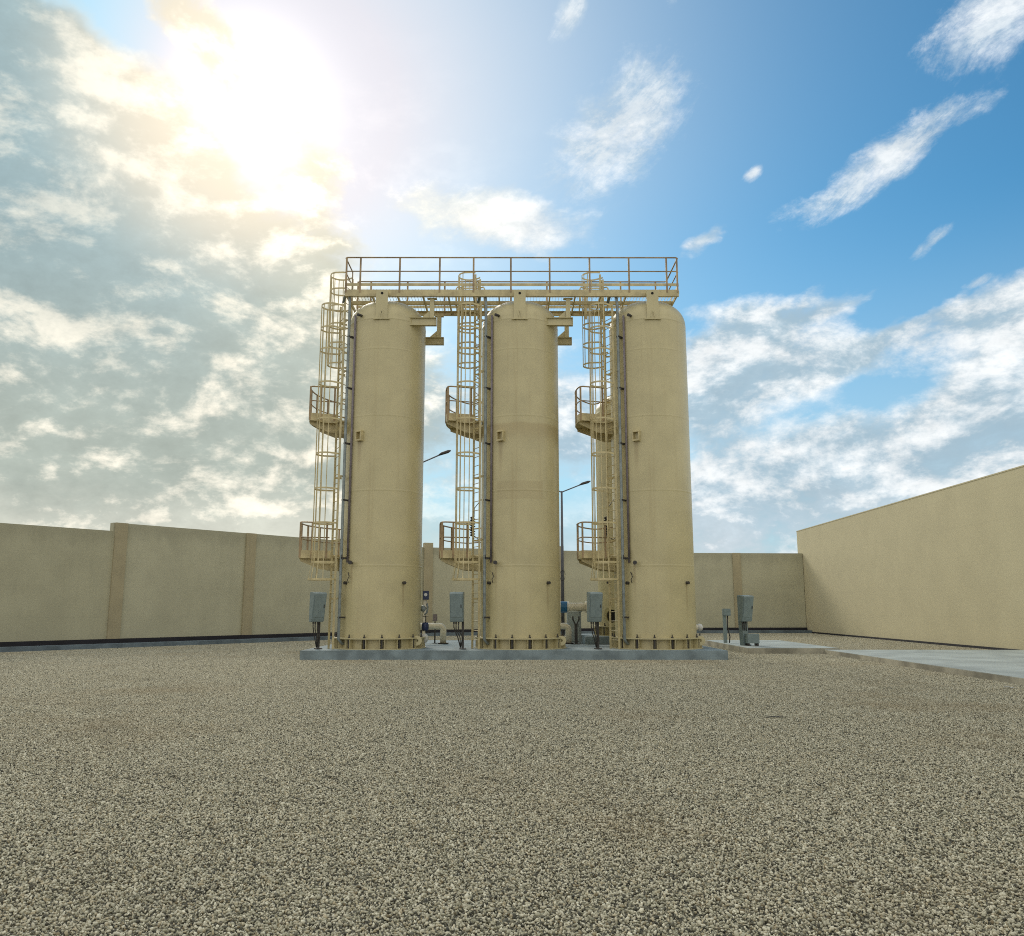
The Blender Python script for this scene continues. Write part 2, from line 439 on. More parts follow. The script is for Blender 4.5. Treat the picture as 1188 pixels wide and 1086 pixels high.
# loose stones: a few 1.5 m beds of separate stones, laid side by side and turned, over the whole yard
def stone_bed(seed, T=1.5, per=5200):
    rng = np.random.default_rng(seed)
    bm = bmesh.new(); bmesh.ops.create_icosphere(bm, subdivisions=1, radius=1.0)
    base = np.array([v.co[:] for v in bm.verts]); faces = np.array([[v.index for v in f.verts] for f in bm.faces]); bm.free()
    N = int(per * T * T); nv = len(base); nf = len(faces)
    # jittered grid keeps the stones close-packed
    k = int(math.sqrt(N)); N = k * k
    gx, gy = np.meshgrid(np.arange(k), np.arange(k)); cell = T / k
    ctr = np.stack([(gx.ravel() + 0.5 + rng.uniform(-.55, .55, N)) * cell - T / 2, (gy.ravel() + 0.5 + rng.uniform(-.55, .55, N)) * cell - T / 2, rng.uniform(-0.013, 0.009, N)], 1)
    size = np.clip(rng.lognormal(math.log(0.0071), 0.26, N), 0.004, 0.016)
    sc = size[:, None] * np.stack([rng.uniform(1.0, 1.7, N), rng.uniform(.7, 1.05, N), rng.uniform(.5, .9, N)], 1)
    q = rng.normal(size=(N, 4)); q[:, 1:3] *= 0.45; q /= np.linalg.norm(q, axis=1)[:, None]
    w, x, y, z = q.T
    Rm = np.stack([1 - 2 * (y * y + z * z), 2 * (x * y - z * w), 2 * (x * z + y * w), 2 * (x * y + z * w), 1 - 2 * (x * x + z * z), 2 * (y * z - x * w), 2 * (x * z - y * w), 2 * (y * z + x * w), 1 - 2 * (x * x + y * y)], 1).reshape(N, 3, 3)
    P = base[None] * (1 + rng.uniform(-.26, .22, (N, nv, 1))) * sc[:, None, :]
    P = np.einsum('nij,nvj->nvi', Rm, P) + ctr[:, None, :]
    me = bpy.data.meshes.new('stone_bed')
    me.vertices.add(N * nv); me.vertices.foreach_set('co', P.ravel())
    F = (faces[None] + (np.arange(N) * nv)[:, None, None]).ravel()
    me.loops.add(len(F)); me.loops.foreach_set('vertex_index', F.astype(np.int32))
    me.polygons.add(N * nf); me.polygons.foreach_set('loop_start', np.arange(0, N * nf * 3, 3, dtype=np.int32))
    me.polygons.foreach_set('loop_total', np.full(N * nf, 3, np.int32))
    me.update(calc_edges=True)
    for nm, val in (('tone', rng.uniform(0, 1, N)), ('hue', rng.uniform(0, 1, N))):
        at = me.attributes.new(nm, 'FLOAT', 'POINT'); at.data.foreach_set('value', np.repeat(val, nv).astype(np.float32))
    me.materials.append(M['stone'])
    return me
T = 1.5
beds = [bpy.data.objects.new('stone_bed', stone_bed(s)) for s in (1, 2, 3, 4)]
pts, ids, rots = [], [], []
rng = random.Random(3)
for j in range(-2, 38):
    for i in range(-22, 13):
        x, y = i * T, j * T
        if abs(x) > 7 + y * 0.80 or x > 18.2: continue
        # inside the yard only: in front of the left and back walls
        lx = (y - 48.9) * (10.8 / 14.3) - 6.4 if y < 48.9 else -6.4 + (y - 48.9) * 2.53
        if x < lx - 0.6: continue
        pts.append((x, y, 0.0)); ids.append(rng.randrange(4)); rots.append(rng.randrange(4) * math.pi / 2)
me = bpy.data.meshes.new('gravel'); me.from_pydata(pts, [], [])
at = me.attributes.new('bed', 'INT', 'POINT'); at.data.foreach_set('value', ids)
at = me.attributes.new('turn', 'FLOAT', 'POINT'); at.data.foreach_set('value', rots)
gravel = bpy.data.objects.new('gravel', me); COL.objects.link(gravel)
tag(gravel, 'loose pale and brown gravel stones covering the yard', 'gravel', kind='stuff')
ng = bpy.data.node_groups.new('lay_gravel', 'GeometryNodeTree')
ng.interface.new_socket('Geometry', in_out='INPUT', socket_type='NodeSocketGeometry')
ng.interface.new_socket('Geometry', in_out='OUTPUT', socket_type='NodeSocketGeometry')
gi = ng.nodes.new('NodeGroupInput'); go = ng.nodes.new('NodeGroupOutput')
iop = ng.nodes.new('GeometryNodeInstanceOnPoints')
j = ng.nodes.new('GeometryNodeJoinGeometry')
for b in reversed(beds):
    oi = ng.nodes.new('GeometryNodeObjectInfo'); oi.inputs['Object'].default_value = b; oi.inputs['As Instance'].default_value = True
    ng.links.new(oi.outputs['Geometry'], j.inputs[0])
na = ng.nodes.new('GeometryNodeInputNamedAttribute'); na.data_type = 'INT'; na.inputs['Name'].default_value = 'bed'
nb = ng.nodes.new('GeometryNodeInputNamedAttribute'); nb.data_type = 'FLOAT'; nb.inputs['Name'].default_value = 'turn'
cx3 = ng.nodes.new('ShaderNodeCombineXYZ'); ng.links.new(nb.outputs['Attribute'], cx3.inputs[2])
ng.links.new(gi.outputs[0], iop.inputs['Points']); ng.links.new(j.outputs[0], iop.inputs['Instance'])
iop.inputs['Pick Instance'].default_value = True
ng.links.new(na.outputs['Attribute'], iop.inputs['Instance Index'])
ng.links.new(cx3.outputs[0], iop.inputs['Rotation'])
ng.links.new(iop.outputs[0], go.inputs[0])
md = gravel.modifiers.new('lay_gravel', 'NODES'); md.node_group = ng

# ------------------------------------------------------------------ the pad and the tank row share one axis, turned 1.5 degrees
ROT = R(1.5); OX, OY = -0.41, 28.0
def A(x, y, z=0.0):        # row coordinates -> yard coordinates
    c, s_ = math.cos(ROT), math.sin(ROT)
    return Vector((OX + x * c - y * s_, OY + x * s_ + y * c, z))
PADZ = 0.29
TX = (-4.66, 0.0, 4.49)
p = MB(); p.box((-0.22, 2.35, PADZ / 2 - 0.05), (13.25, 8.3, PADZ + 0.10))
pad = p.build('concrete_pad', M['concrete'], bevel=0.012); pad.location = A(0, 0); pad.rotation_euler = (0, 0, ROT)
tag(pad, 'long blue grey concrete pad carrying the three tall tanks', kind='structure')
p = MB(); p.box((4.15, 4.2, PADZ + 0.14), (3.5, 3.3, 0.28))
pl = p.build('concrete_plinth', M['concrete'], bevel=0.015); pl.location = A(0, 0); pl.rotation_euler = (0, 0, ROT)
tag(pl, 'low concrete plinth under the shorter rear tank', kind='structure')

# ------------------------------------------------------------------ tanks (origin on the pad, in the axis of the tank)
RT = 1.33
def shell_profile(zc, h, r=RT, seams=(2.65, 5.1, 7.6, 9.9)):
    pr = [(r, 0.02)]
    for z in seams:
        if z < zc: pr += [(r, z - 0.05), (r, z - 0.028), (r + 0.0035, z - 0.014), (r + 0.0035, z + 0.014), (r, z + 0.028), (r, z + 0.05)]
    pr += [(r, zc - 0.05), (r, zc - 0.022), (r + 0.004, zc - 0.012), (r + 0.004, zc + 0.012), (r, zc + 0.02)]
    for k in range(1, 19):
        a = math.pi / 2 * k / 18
        pr.append((r * max(0, math.cos(a)) ** 0.88 if k < 18 else 0, zc + 0.02 + h * math.sin(a) ** 0.92))
    return pr
def surf(lx, r=RT): return -math.sqrt(r * r - lx * lx)
def tank_base(root, r=RT, n=16):
    q = MB()
    q.lathe([(r, 0.0), (r + 0.20, 0.0), (r + 0.20, 0.03), (r, 0.03)], 64, smooth=False)
    q.lathe([(r, 0.32), (r + 0.18, 0.32), (r + 0.18, 0.36), (r, 0.36)], 64, smooth=False)
    for k in range(n):
        for dlt in (-0.05, 0.05):
            a = 2 * math.pi * (k + 0.5) / n + dlt
            q.box((math.cos(a) * (r + 0.085), math.sin(a) * (r + 0.085), 0.175), (0.16, 0.014, 0.29), a)
    ring = q.build('base_ring', M['tank'], root)
    bolt = None
    for k in range(n):
        a = 2 * math.pi * (k + 0.5) / n
        x, y = math.cos(a) * (r + 0.10), math.sin(a) * (r + 0.10)
        if bolt is None:
            b = MB(); b.cyl((0, 0, 0.03), (0, 0, 0.47), 0.02, 8); b.cyl((0, 0, 0.361), (0, 0, 0.40), 0.04, 6); b.box((0, 0, 0.175), (0.05, 0.045, 0.27))
            bolt = o = b.build('anchor_bolt', M['dark'], ring)
        else:
            o = bpy.data.objects.new('anchor_bolt', bolt.data); COL.objects.link(o); o.parent = ring
        o.location = (x, y, 0); o.rotation_euler = (0, 0, a)
def make_tank():
    t = empty('storage_tank', (0, 0, 0))
    MB().lathe(shell_profile(10.95, 0.93), 96).build('shell', M['tank'], t)
    tank_base(t)
    l = MB(); a = R(-29); c, s_ = math.cos(a), math.sin(a)       # lifting eye low on the right
    mt = Matrix.Translation((c * 1.50, s_ * 1.50, 0.26)) @ Matrix.Rotation(R(90), 4, 'X')
    ringp = [(0.045, -0.02), (0.155, -0.02), (0.155, 0.02), (0.045, 0.02), (0.045, -0.02)]
    l.lathe(ringp, 24, mtx=mt, smooth=False); l.box((c * 1.42, s_ * 1.42, 0.26), (0.14, 0.035, 0.22), 0)
    l.build('lifting_lug', M['tank'], t)
    # sensor stub under the dome
    s1 = MB(); y = surf(-0.75); s1.tube([(-0.70, y + 0.05, 11.10), (-0.77, y - 0.08, 11.09), (-0.84, y - 0.16, 11.08)], [0.045, 0.045, 0.055], 12)
    tag(s1.build('sensor_stub', M['dark'], t), 'dark stub pointing out below the dome')
    s1 = MB(); y = surf(-0.8); s1.tube([(-0.8, y + 0.03, 2.74), (-0.82, y - 0.2, 2.74)], 0.035, 12); s1.cyl((-0.82, y - 0.19, 2.74), (-0.825, y - 0.25, 2.74), 0.065, 14)
    tag(s1.build('sample_nozzle', M['dark'], t), 'small dark capped nozzle')
    for lx, z in ((0.87, 2.1), (-0.99, 2.1)):
        s1 = MB(); y = surf(lx); nx, ny = lx / RT, y / RT
        s1.cyl((lx - nx * .02, y - ny * .02, z), (lx + nx * 0.10, y + ny * 0.10, z), 0.05, 12)
        s1.build('drain_plug', M['dark'], t)
    # strap bracket halfway up
    k = MB(); x0 = -0.66; y = surf(x0); an = math.atan2(y, x0) + math.pi / 2
    for z in (6.76, 7.06): k.box((x0, y - 0.06, z), (0.24, 0.16, 0.05), an)
    for dx_ in (-0.10, 0.10): k.box((x0 + dx_ * math.cos(an), y - 0.06 + dx_ * math.sin(an), 6.91), (0.03, 0.14, 0.25), an)
    k.build('strap_bracket', M['cream'], t)
    # conduits down the front left
    k = MB(); px, py = -1.17, -1.0
    k.tube([(px + .22, py + .30, 0.16), (px + .10, py + .10, 0.18), (px, py, 0.32), (px, py, 2.2), (px, py, 11.55), (px - .02, py + .02, 11.80), (px - .10, py + .10, 11.95), (px - .22, py + .22, 11.93), (px - .29, py + .29, 11.70)], 0.048, 12)
    cd = k.build('conduit', M['galv'], t)
    for z in (1.0, 2.9, 4.8, 6.7, 8.6, 10.4):
        MB().box((px + .06, py + .06, z), (0.24, 0.10, 0.05), R(45)).build('clamp', M['dark'], cd)
    k = MB(); k.tube([(-0.965, -0.99, 2.75), (-0.965, -0.99, 11.15)], 0.036, 10); k.build('conduit', M['conduit_plum'], t)
    # hanging cable loop by the nozzle
    k = MB(); k.tube([(-1.0, -0.98, 3.3), (-0.94, -1.06, 3.1), (-0.98, -1.10, 2.9), (-1.1, -1.06, 2.85), (-1.16, -1.05, 3.0)], 0.014, 6); k.build('loose_cable', M['dark'], t)
    k = MB(); k.tube([(-0.93, -1.02, 2.45), (-0.88, -1.07, 2.3), (-0.93, -1.08, 2.2), (-0.9, -1.05, 2.1)], 0.014, 6)
    k.build('loose_cable', M['dark'], t)
    return t
names = ('tall cream tank lowest in the row next to the open end of the walkway and its ladder',
         'tall cream tank in the middle of the row with a rusty band and a squared paint patch',
         'tall cream tank at the end of the row nearest the low slab, rear tank beside it')
names = ('tall cream tank with a meter and valve stack at its foot, leftmost of the three',
         'tall cream tank with a brown rust band and squared paint patch, middle of the three',
         'tall cream tank in front of the shorter rear tank, nearest the sandy building')
GT = 'three tall cream tanks in a row'
tank0 = make_tank(); tanks = [tank0, copy_tree(tank0), copy_tree(tank0)]
for t, x, lb in zip(tanks, TX, names):
    t.location = A(x, 0, PADZ); t.rotation_euler = (0, 0, ROT); tag(t, lb, 'tank', GT)
for ch in tanks[1].children:
    if ch.name.startswith('shell'):
        ch.data = ch.data.copy(); ch.data.materials[0] = M['tank_rust']
        ch['label'] = 'shell with a rusty band'

# ------------------------------------------------------------------ caged ladders; ladder frame: rungs along x, cage bulging to -y
def hoop_pts(z, grow=1.0):
    r = 0.36 * grow; yc = -0.36
    return [(-0.24, 0, z), (-0.30 * grow, -0.10, z)] + [(x, y, z) for x, y, _ in arc(r, math.pi, 2 * math.pi, 14, 0, (0, yc))] + [(0.30 * grow, -0.10, z), (0.24, 0, z)]
def make_ladder(z0, z1, hoops, flare, ties):
    root = empty('caged_ladder', (0, 0, 0))
    for s_ in (-1, 1): MB().box((s_ * 0.24, 0, (z0 + z1) / 2), (0.022, 0.068, z1 - z0)).build('side_rail', M['cream'], root)
    def share(src, name, loc):            # a further part of the same shape
        o = bpy.data.objects.new(name, src.data); COL.objects.link(o); o.parent = root; o.location = loc; return o
    rung = None; z = z0 + 0.28
    while z < z1 - 0.05:
        if rung is None: rung = MB().cyl((-0.24, 0, 0), (0.24, 0, 0), 0.013, 8).build('rung', M['cream'], root, loc=(0, 0, z))
        else: share(rung, 'rung', (0, 0, z))
        z += 0.30
    bars = [hoop_pts(0)[k] for k in (3, 5, 7, 9, 11, 13, 15)]; hoop = None
    for k, zh in enumerate(hoops):
        if flare and k == 0: MB().ribbon(hoop_pts(0, 1.28), 0.055, 0.012).build('cage_hoop', M['cream'], root, loc=(0, 0, zh))
        elif hoop is None: hoop = MB().ribbon(hoop_pts(0), 0.055, 0.012).build('cage_hoop', M['cream'], root, loc=(0, 0, zh))
        else: share(hoop, 'cage_hoop', (0, 0, zh))
    zb = hoops[1] if flare else hoops[0]
    for x, y, _ in bars:
        cb = MB(); cb.bar((x, y, zb - 0.02), (x, y, hoops[-1] + 0.02), 0.028, 0.010)
        if flare: cb.bar((x * 1.28, (y + .36) * 1.28 - .36, hoops[0] - 0.02), (x, y, zb + 0.02), 0.028, 0.010)
        cb.build('cage_bar', M['cream'], root)
    tie = None
    for zt in ties:
        if tie is None:
            q = MB()
            for s_ in (-1, 1): q.box((s_ * 0.24, 0.12, 0), (0.012, 0.24, 0.06))
            q.box((0, 0.10, 0), (0.468, 0.012, 0.06)); tie = q.build('wall_tie', M['cream'], root, loc=(0, 0, zt))
        else: share(tie, 'wall_tie', (0, 0, zt))
    return root
def place_ladder(o, x, az, r, z):
    ox, oy = -math.cos(R(az)), -math.sin(R(az))
    o.location = A(x + ox * r, oy * r, z); o.rotation_euler = (0, 0, ROT + math.atan2(ox, -oy))
GA, GB = 'caged ladders rising from the pad', 'caged ladders from the upper rest platforms to the walkway'
la = make_ladder(0.0, 11.62, [2.21, 2.76, 4.04, 5.17, 6.34, 7.51, 8.75, 9.91, 10.67, 11.48], True, (1.6, 3.5, 5.6, 7.3, 9.2, 11.0))
lads = [la, copy_tree(la), copy_tree(la)]
which = ('leftmost tank', 'rust banded middle tank', 'rightmost tall tank')
for o, x, w in zip(lads, TX, which):
    place_ladder(o, x, 28, RT + 0.32, PADZ); tag(o, 'long cream caged ladder from the pad up the %s' % w, 'ladder', GA)
lb = make_ladder(0.0, 5.55, [2.25, 3.0, 3.72, 4.40, 5.02, 5.62], False, (0.9, 2.6))
lads2 = [lb, copy_tree(lb), copy_tree(lb)]
for o, x, w in zip(lads2, TX, which):
    place_ladder(o, x, -18, RT + 0.27, 7.90); tag(o, 'short cream caged ladder from upper rest platform to walkway at the %s' % w, 'ladder', GB)

# ------------------------------------------------------------------ rest platforms, wrapped round the left side of each tank
def make_platform():
    root = empty('rest_platform', (0, 0, 0))
    a0, a1, r1, r2 = 17, -46, RT + 0.035, 2.56
    def P(a, r, z=0.0): return (-math.cos(R(a)) * r, -math.sin(R(a)) * r, z)
    aa = [a0 + (a1 - a0) * k / 14 for k in range(15)]
    outer = [P(a, r2) for a in aa]; inner = [P(a, r1) for a in reversed(aa)]
    MB().prism([(x, y) for x, y, _ in outer + inner], -0.05, 0.0).build('floor', M['cream'], root)
    edge = [P(a0, r1 + 0.25), P(a0, r2)] + outer[1:] + [P(a1, r1 + 0.1)]
    k = MB(); k.ribbon([(x, y, 0.06) for x, y, _ in edge], 0.26, 0.012); k.build('toe_plate', M['cream'], root)
    gr = MB()
    def loop(z):
        l = [P(a0, r1 + 0.30, z), P(a0, 2.2, z), P(a0, r2 - 0.10, z), P(a0 - 1.0, r2 - 0.02, z)] + [P(a, r2, z) for a in aa[1:-1]] + [P(a1 + 1, r2 - 0.02, z), P(a1, r2 - 0.10, z), P(a1, r1 + 0.1, z)]
        return l
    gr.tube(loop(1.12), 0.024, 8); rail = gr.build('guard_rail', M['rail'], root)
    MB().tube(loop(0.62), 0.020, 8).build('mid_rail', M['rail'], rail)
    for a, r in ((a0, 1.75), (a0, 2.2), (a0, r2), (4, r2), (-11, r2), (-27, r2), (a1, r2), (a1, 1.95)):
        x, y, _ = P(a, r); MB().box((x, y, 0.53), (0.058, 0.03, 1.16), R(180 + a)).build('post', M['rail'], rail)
    for a in (13, -15, -43):
        q = MB(); mt = Matrix.Rotation(R(180 + a), 4, 'Z') @ Matrix.Rotation(R(90), 4, 'X')
        q.prism([(r1, -0.05), (r2 - 0.02, -0.05), (r2 - 0.02, -0.16), (r1 + 0.55, -0.42), (r1, -0.46)], -0.012, 0.012, mt)
        q.box(P(a, (r1 + r2) / 2, -0.075), (r2 - r1 - .02, 0.09, 0.045), R(180 + a))
        q.build('bracket', M['cream'], root)
    for rr in (1.75, 2.15): MB().ribbon([P(a, rr, -0.10) for a in aa[:]], 0.09, 0.012).build('floor_joist', M['cream'], root)
    return root
GP, GQ = 'upper rest platforms', 'lower rest platforms'
p0 = make_platform()
for i, (x, w) in enumerate(zip(TX, which)):
    for z, lv, gg in ((7.90, 'upper', GP), (3.27, 'lower', GQ)):
        o = p0 if (i == 0 and lv == 'upper') else copy_tree(p0)
        o.location = A(x, 0, z); o.rotation_euler = (0, 0, ROT)
        if lv == 'lower' and i < 2: o.scale = (1.055, 1.055, 1)
        tag(o, '%s curved rest platform with guard rail on the %s' % (lv, w), 'platform', gg)

# ------------------------------------------------------------------ walkway across the tank tops (row coordinates)
wk = empty('walkway', A(0, 0), ROT, 'long cream steel walkway with hand rails across the tops of three tanks', 'walkway')
X0, X1, YF, YR, ZB, ZT = -6.0, 5.42, -1.12, 1.02, 12.06, 12.32
def channel(y, hgt, nm='beam'):
    ZB = ZT - hgt
    q = MB(); q.box(((X0 + X1) / 2, y, (ZB + ZT) / 2), (X1 - X0, 0.012, ZT - ZB))
    d = 0.04 if y < 0 else -0.04
    for z in (ZB + 0.006, ZT - 0.006): q.box(((X0 + X1) / 2, y + d, z), (X1 - X0, 0.08, 0.012))
    q.build(nm, M['cream'], wk)
for y, hgt in ((YF, 0.235), (-0.05, 0.13), (YR, 0.17)): channel(y, hgt)
for x in [X0 + 0.01 + k * (X1 - X0 - 0.02) / 13 for k in range(14)]:
    MB().box((x, (YF + YR) / 2, ZT - 0.085), (0.05, YR - YF - 0.03, 0.10)).build('joist', M['cream'], wk)
q = MB(); x = X0 + 0.1
while x < X1 - 0.05:
    hole = any(tx - 2.45 < x < tx - 1.15 for tx in TX)
    q.box((x, (YF + (-0.12 if hole else YR)) / 2, ZT + 0.02), (0.006, (-0.12 if hole else YR) - YF - 0.06, 0.03)); x += 0.11
for y in (-0.9, -0.6, -0.3):
    q.box(((X0 + X1) / 2, y, ZT + 0.028), (X1 - X0 - 0.1, 0.01, 0.012))
q.build('grating', M['cream'], wk)
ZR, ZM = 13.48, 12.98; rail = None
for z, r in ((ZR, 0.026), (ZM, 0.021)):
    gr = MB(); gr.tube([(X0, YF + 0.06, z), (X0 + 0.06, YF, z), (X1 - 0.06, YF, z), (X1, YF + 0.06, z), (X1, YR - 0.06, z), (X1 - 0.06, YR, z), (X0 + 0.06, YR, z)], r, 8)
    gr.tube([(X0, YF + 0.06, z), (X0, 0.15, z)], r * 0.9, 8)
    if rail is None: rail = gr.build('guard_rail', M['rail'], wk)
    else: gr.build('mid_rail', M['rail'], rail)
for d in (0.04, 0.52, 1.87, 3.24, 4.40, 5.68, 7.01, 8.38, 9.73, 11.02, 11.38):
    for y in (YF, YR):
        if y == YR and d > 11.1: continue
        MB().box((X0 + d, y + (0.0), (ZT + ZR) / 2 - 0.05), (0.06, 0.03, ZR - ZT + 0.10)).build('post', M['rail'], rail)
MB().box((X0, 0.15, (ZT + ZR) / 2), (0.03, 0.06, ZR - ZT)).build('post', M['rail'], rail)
for y in (YF, YR): MB().box(((X0 + X1) / 2, y, 12.50), (X1 - X0, 0.010, 0.10)).build('toe_board', M['cream'], wk)
MB().box((X1, (YF + YR) / 2, 12.50), (0.010, YR - YF - 0.02, 0.10)).build('toe_board', M['cream'], wk)
for tx in TX:
    q = MB(); yq = -RT - 0.04                                   # hanger plate from front beam down to the tank face
    q.box((tx - 0.02, -1.345, 11.71), (0.40, 0.025, 1.00))
    q.box((tx - 0.02, -1.23, 12.13), (0.40, 0.21, 0.13))
    q.box((tx - 0.02, -1.36, 11.20), (0.56, 0.05, 0.04))
    q.bar((tx - 0.09, -1.365, 11.22), (tx - 0.03, -1.365, 11.50), 0.02, 0.03); q.bar((tx + 0.05, -1.365, 11.22), (tx - 0.01, -1.365, 11.50), 0.02, 0.03)
    hp = q.build('hanger_plate', M['tank'], wk)
    q = MB(); q.cyl((tx - 0.02, -1.35, 12.10), (tx - 0.02, -1.365, 12.10), 0.045, 12); q.cyl((tx - 0.02, -1.35, 11.45), (tx - 0.02, -1.365, 11.45), 0.03, 10)
    q.build('bolt_hole', M['black'], hp)
for tx in TX[:2]:
    for y, xa, xb, xp, z0, z1 in ((-0.92, 0.80, 1.80, 1.64, 11.10, 11.38), (0.98, 0.70, 1.90, 1.72, 11.04, 11.31)):
        q = MB(); q.box((tx + (xa + xb) / 2, y, (z0 + z1) / 2), (xb - xa, 0.012, z1 - z0))
        for z in (z0 + .008, z1 - .008): q.box((tx + (xa + xb) / 2, y, z), (xb - xa, 0.16, 0.016))
        q.box((tx + xb - 0.006, y, (z0 + z1) / 2), (0.012, 0.16, z1 - z0 - 0.034))
        br = q.build('stub_beam', M['tank'], wk)
        q = MB(); zt = ZT - (0.235 if y < 0 else 0.17)
        q.box((tx + xp, y, (z1 + zt) / 2), (0.012, 0.12, zt - z1))
        for s_ in (-1, 1): q.box((tx + xp, y + s_ * 0.066, (z1 + zt) / 2), (0.15, 0.012, zt - z1))
        q.box((tx + xp, y, zt - 0.02), (0.32, 0.18, 0.03))
        mt = Matrix.Translation((tx, y, 0)) @ Matrix.Rotation(R(90), 4, 'X')
        q.prism([(xp - 0.08, z1), (xp - 0.36, z1), (xp - 0.30, z1 + 0.06), (xp - 0.08, z1 + 0.26)], -0.01, 0.01, mt)
        q.build('support_post', M['tank'], wk)
for tx in TX:                                                   # ladder gate: two walk-through posts and two bent guards
    q = MB(); yy = 0.80
    for px, zt in ((-2.08, 13.25), (-1.50, 13.45)):
        q.box((tx + px, yy, (11.95 + zt) / 2), (0.085, 0.03, zt - 11.95))
    for z in (13.22, 13.15): q.box((tx - 1.79, yy, z), (0.58, 0.02, 0.03))
    for px, s_ in ((-2.30, 1), (-1.28, -1)):
        q.tube([(tx + px, yy - 0.35, ZT), (tx + px, yy - 0.25, 13.02), (tx + px + s_ * 0.04, yy - 0.2, 13.10), (tx + px + s_ * 0.2, yy, 13.15)], 0.026, 8)
        q.tube([(tx + px, yy + 0.18, ZT), (tx + px, yy - 0.2, 13.02)], 0.022, 8)
    if tx != TX[0]: q.build('ladder_gate', M['cream'], wk)
    else: q.bm.free()

# ------------------------------------------------------------------ control cabinets on posts at each ladder foot
def make_cabinet():
    t = empty('control_cabinet', (0, 0, 0))
    q = MB(); mt = Matrix.Rotation(R(90), 4, 'Y') @ Matrix.Rotation(R(90), 4, 'Z')
    prof = [(-0.36, 0.86), (-0.34, 1.79), (0.0, 1.79), (0.0, 0.86)]
    # side profile in (y, z): deep hooded top, shallower foot; prism across x
    w = 0.215
    bmv = []
    pr = [(-0.19, 0.86), (-0.22, 0.95), (-0.36, 1.74), (-0.34, 1.79), (0.0, 1.81), (0.0, 0.86)]
    L = [q.bm.verts.new((-w, y, z)) for y, z in pr]; Rr = [q.bm.verts.new((w, y, z)) for y, z in pr]
    q.bm.faces.new(L); q.bm.faces.new(Rr[::-1])
    for k in range(len(pr)):
        j_ = (k + 1) % len(pr); q.bm.faces.new((L[k], L[j_], Rr[j_], Rr[k]))
    cs = q.build('case', M['box'], t, bevel=0.015)
    q = MB(); q.bar((0, -0.299, 1.35), (0, -0.299, 1.35 + 0.001), 0.01, 0.01); q.bm.free()
    q = MB(); tl = math.atan2(0.14, 0.79); q.box((0, -0.297, 1.345), (0.37, 0.014, 0.70), 0, (tl, 'X')); q.build('door', M['box'], cs, bevel=0.004)
    q = MB(); q.box((0.15, -0.312, 1.36), (0.022, 0.03, 0.10), 0, (tl, 'X')); q.build('latch', M['dark'], cs)
    q = MB(); q.box((0.17, 0.06, 0.92), (0.07, 0.07, 1.76)); q.box((0.17, 0.06, 0.02), (0.2, 0.2, 0.03))
    q.box((0.02, 0.013, 1.60), (0.36, 0.024, 0.06)); q.box((0.02, 0.013, 1.10), (0.36, 0.024, 0.06))
    tag(q.build('stand', M['dark'], t), 'dark steel stand behind the case')
    for k, dx_ in enumerate((-0.10, -0.03, 0.05)):
        q = MB()
        q.tube([(dx_, -0.09, 0.88), (dx_, -0.09, 0.70 - .05 * k), (dx_ + 0.06, -0.03, 0.5), (dx_ + 0.12, 0.02, 0.36), (0.10, 0.03, 0.05)], 0.017, 8)
        q.cyl((dx_, -0.09, 0.80), (dx_, -0.09, 0.88), 0.027, 8)
        q.build('cable', M['dark'], t)
    return t
GC = 'grey control cabinets on steel stands'
cab0 = make_cabinet()
for i, (x, w, rz) in enumerate(zip(TX, which, (38, -4, 14))):
    o = cab0 if i == 0 else copy_tree(cab0)
    o.location = A(x - (1.93, 2.03, 2.17)[i], -1.05, PADZ); o.rotation_euler = (0, 0, ROT + R(rz))
    tag(o, 'grey control cabinet at the ladder foot of the %s' % w, 'cabinet', GC)

# ------------------------------------------------------------------ pipework on the pad
def elbow_pipe(name, pts, r, label, group=None, m='cream_light'):
    q = MB(); fine = []
    P_ = [Vector(v) for v in pts]
    for i, v in enumerate(P_):
        if 0 < i < len(P_) - 1:
            a = (P_[i - 1] - v).normalized(); b = (P_[i + 1] - v).normalized(); d = r * 1.5
            for k in range(7):
                u = k / 6; fine.append((v + a * d) * (1 - u) ** 2 + v * 2 * u * (1 - u) + (v + b * d) * u * u)
        else: fine.append(v)
    t = empty(name, tuple(P_[-1]), 0, label, 'pipe', group)
    off = P_[-1]
    q.tube([v - off for v in fine], r, 16); q.build('pipe', M[m], t)
    f = MB(); e = P_[-1] - off
    f.cyl(e, e + Vector((0, 0, 0.045)), r * 1.75, 16)
    tag(f.build('floor_flange', M['dark'], t), 'dark flange bolted to the pad')
    return t
GPI = 'bent cream outlet pipes behind the tanks'
for x, w in ((TX[0], 'leftmost tank'), (TX[1], 'rust banded middle tank')):
    sx = x + (1.74 if x < -1 else 1.80)
    elbow_pipe('outlet_pipe', [A(x + 0.2, 1.2, 0.93), A(x + 0.2, 2.95, 0.93), A(sx + (0.12 if x < -1 else 0), 2.95, 0.93), A(sx + (0.12 if x < -1 else 0), 2.95, PADZ)], 0.115, 'cream outlet pipe bent down to the pad behind the %s' % w, GPI)
t = empty('outlet_stub', A(TX[2] + 1.64, 1.3, PADZ), ROT, 'white round capped outlet stub showing past the foot of the rightmost tall tank', 'pipe')
q = MB(); q.tube([(-0.85, 0, 0.63), (0.10, 0, 0.63)], 0.10, 16); q.tube([(-0.4, 0, 0.0), (-0.4, 0, 0.6)], 0.06, 12); q.build('pipe', M['cream_light'], t)
q = MB(); q.lathe([(0, -0.13), (0.08, -0.10), (0.13, 0), (0.08, 0.10), (0, 0.13)], 16, (0.12, 0, 0.63)); q.build('cap', M['white'], t)
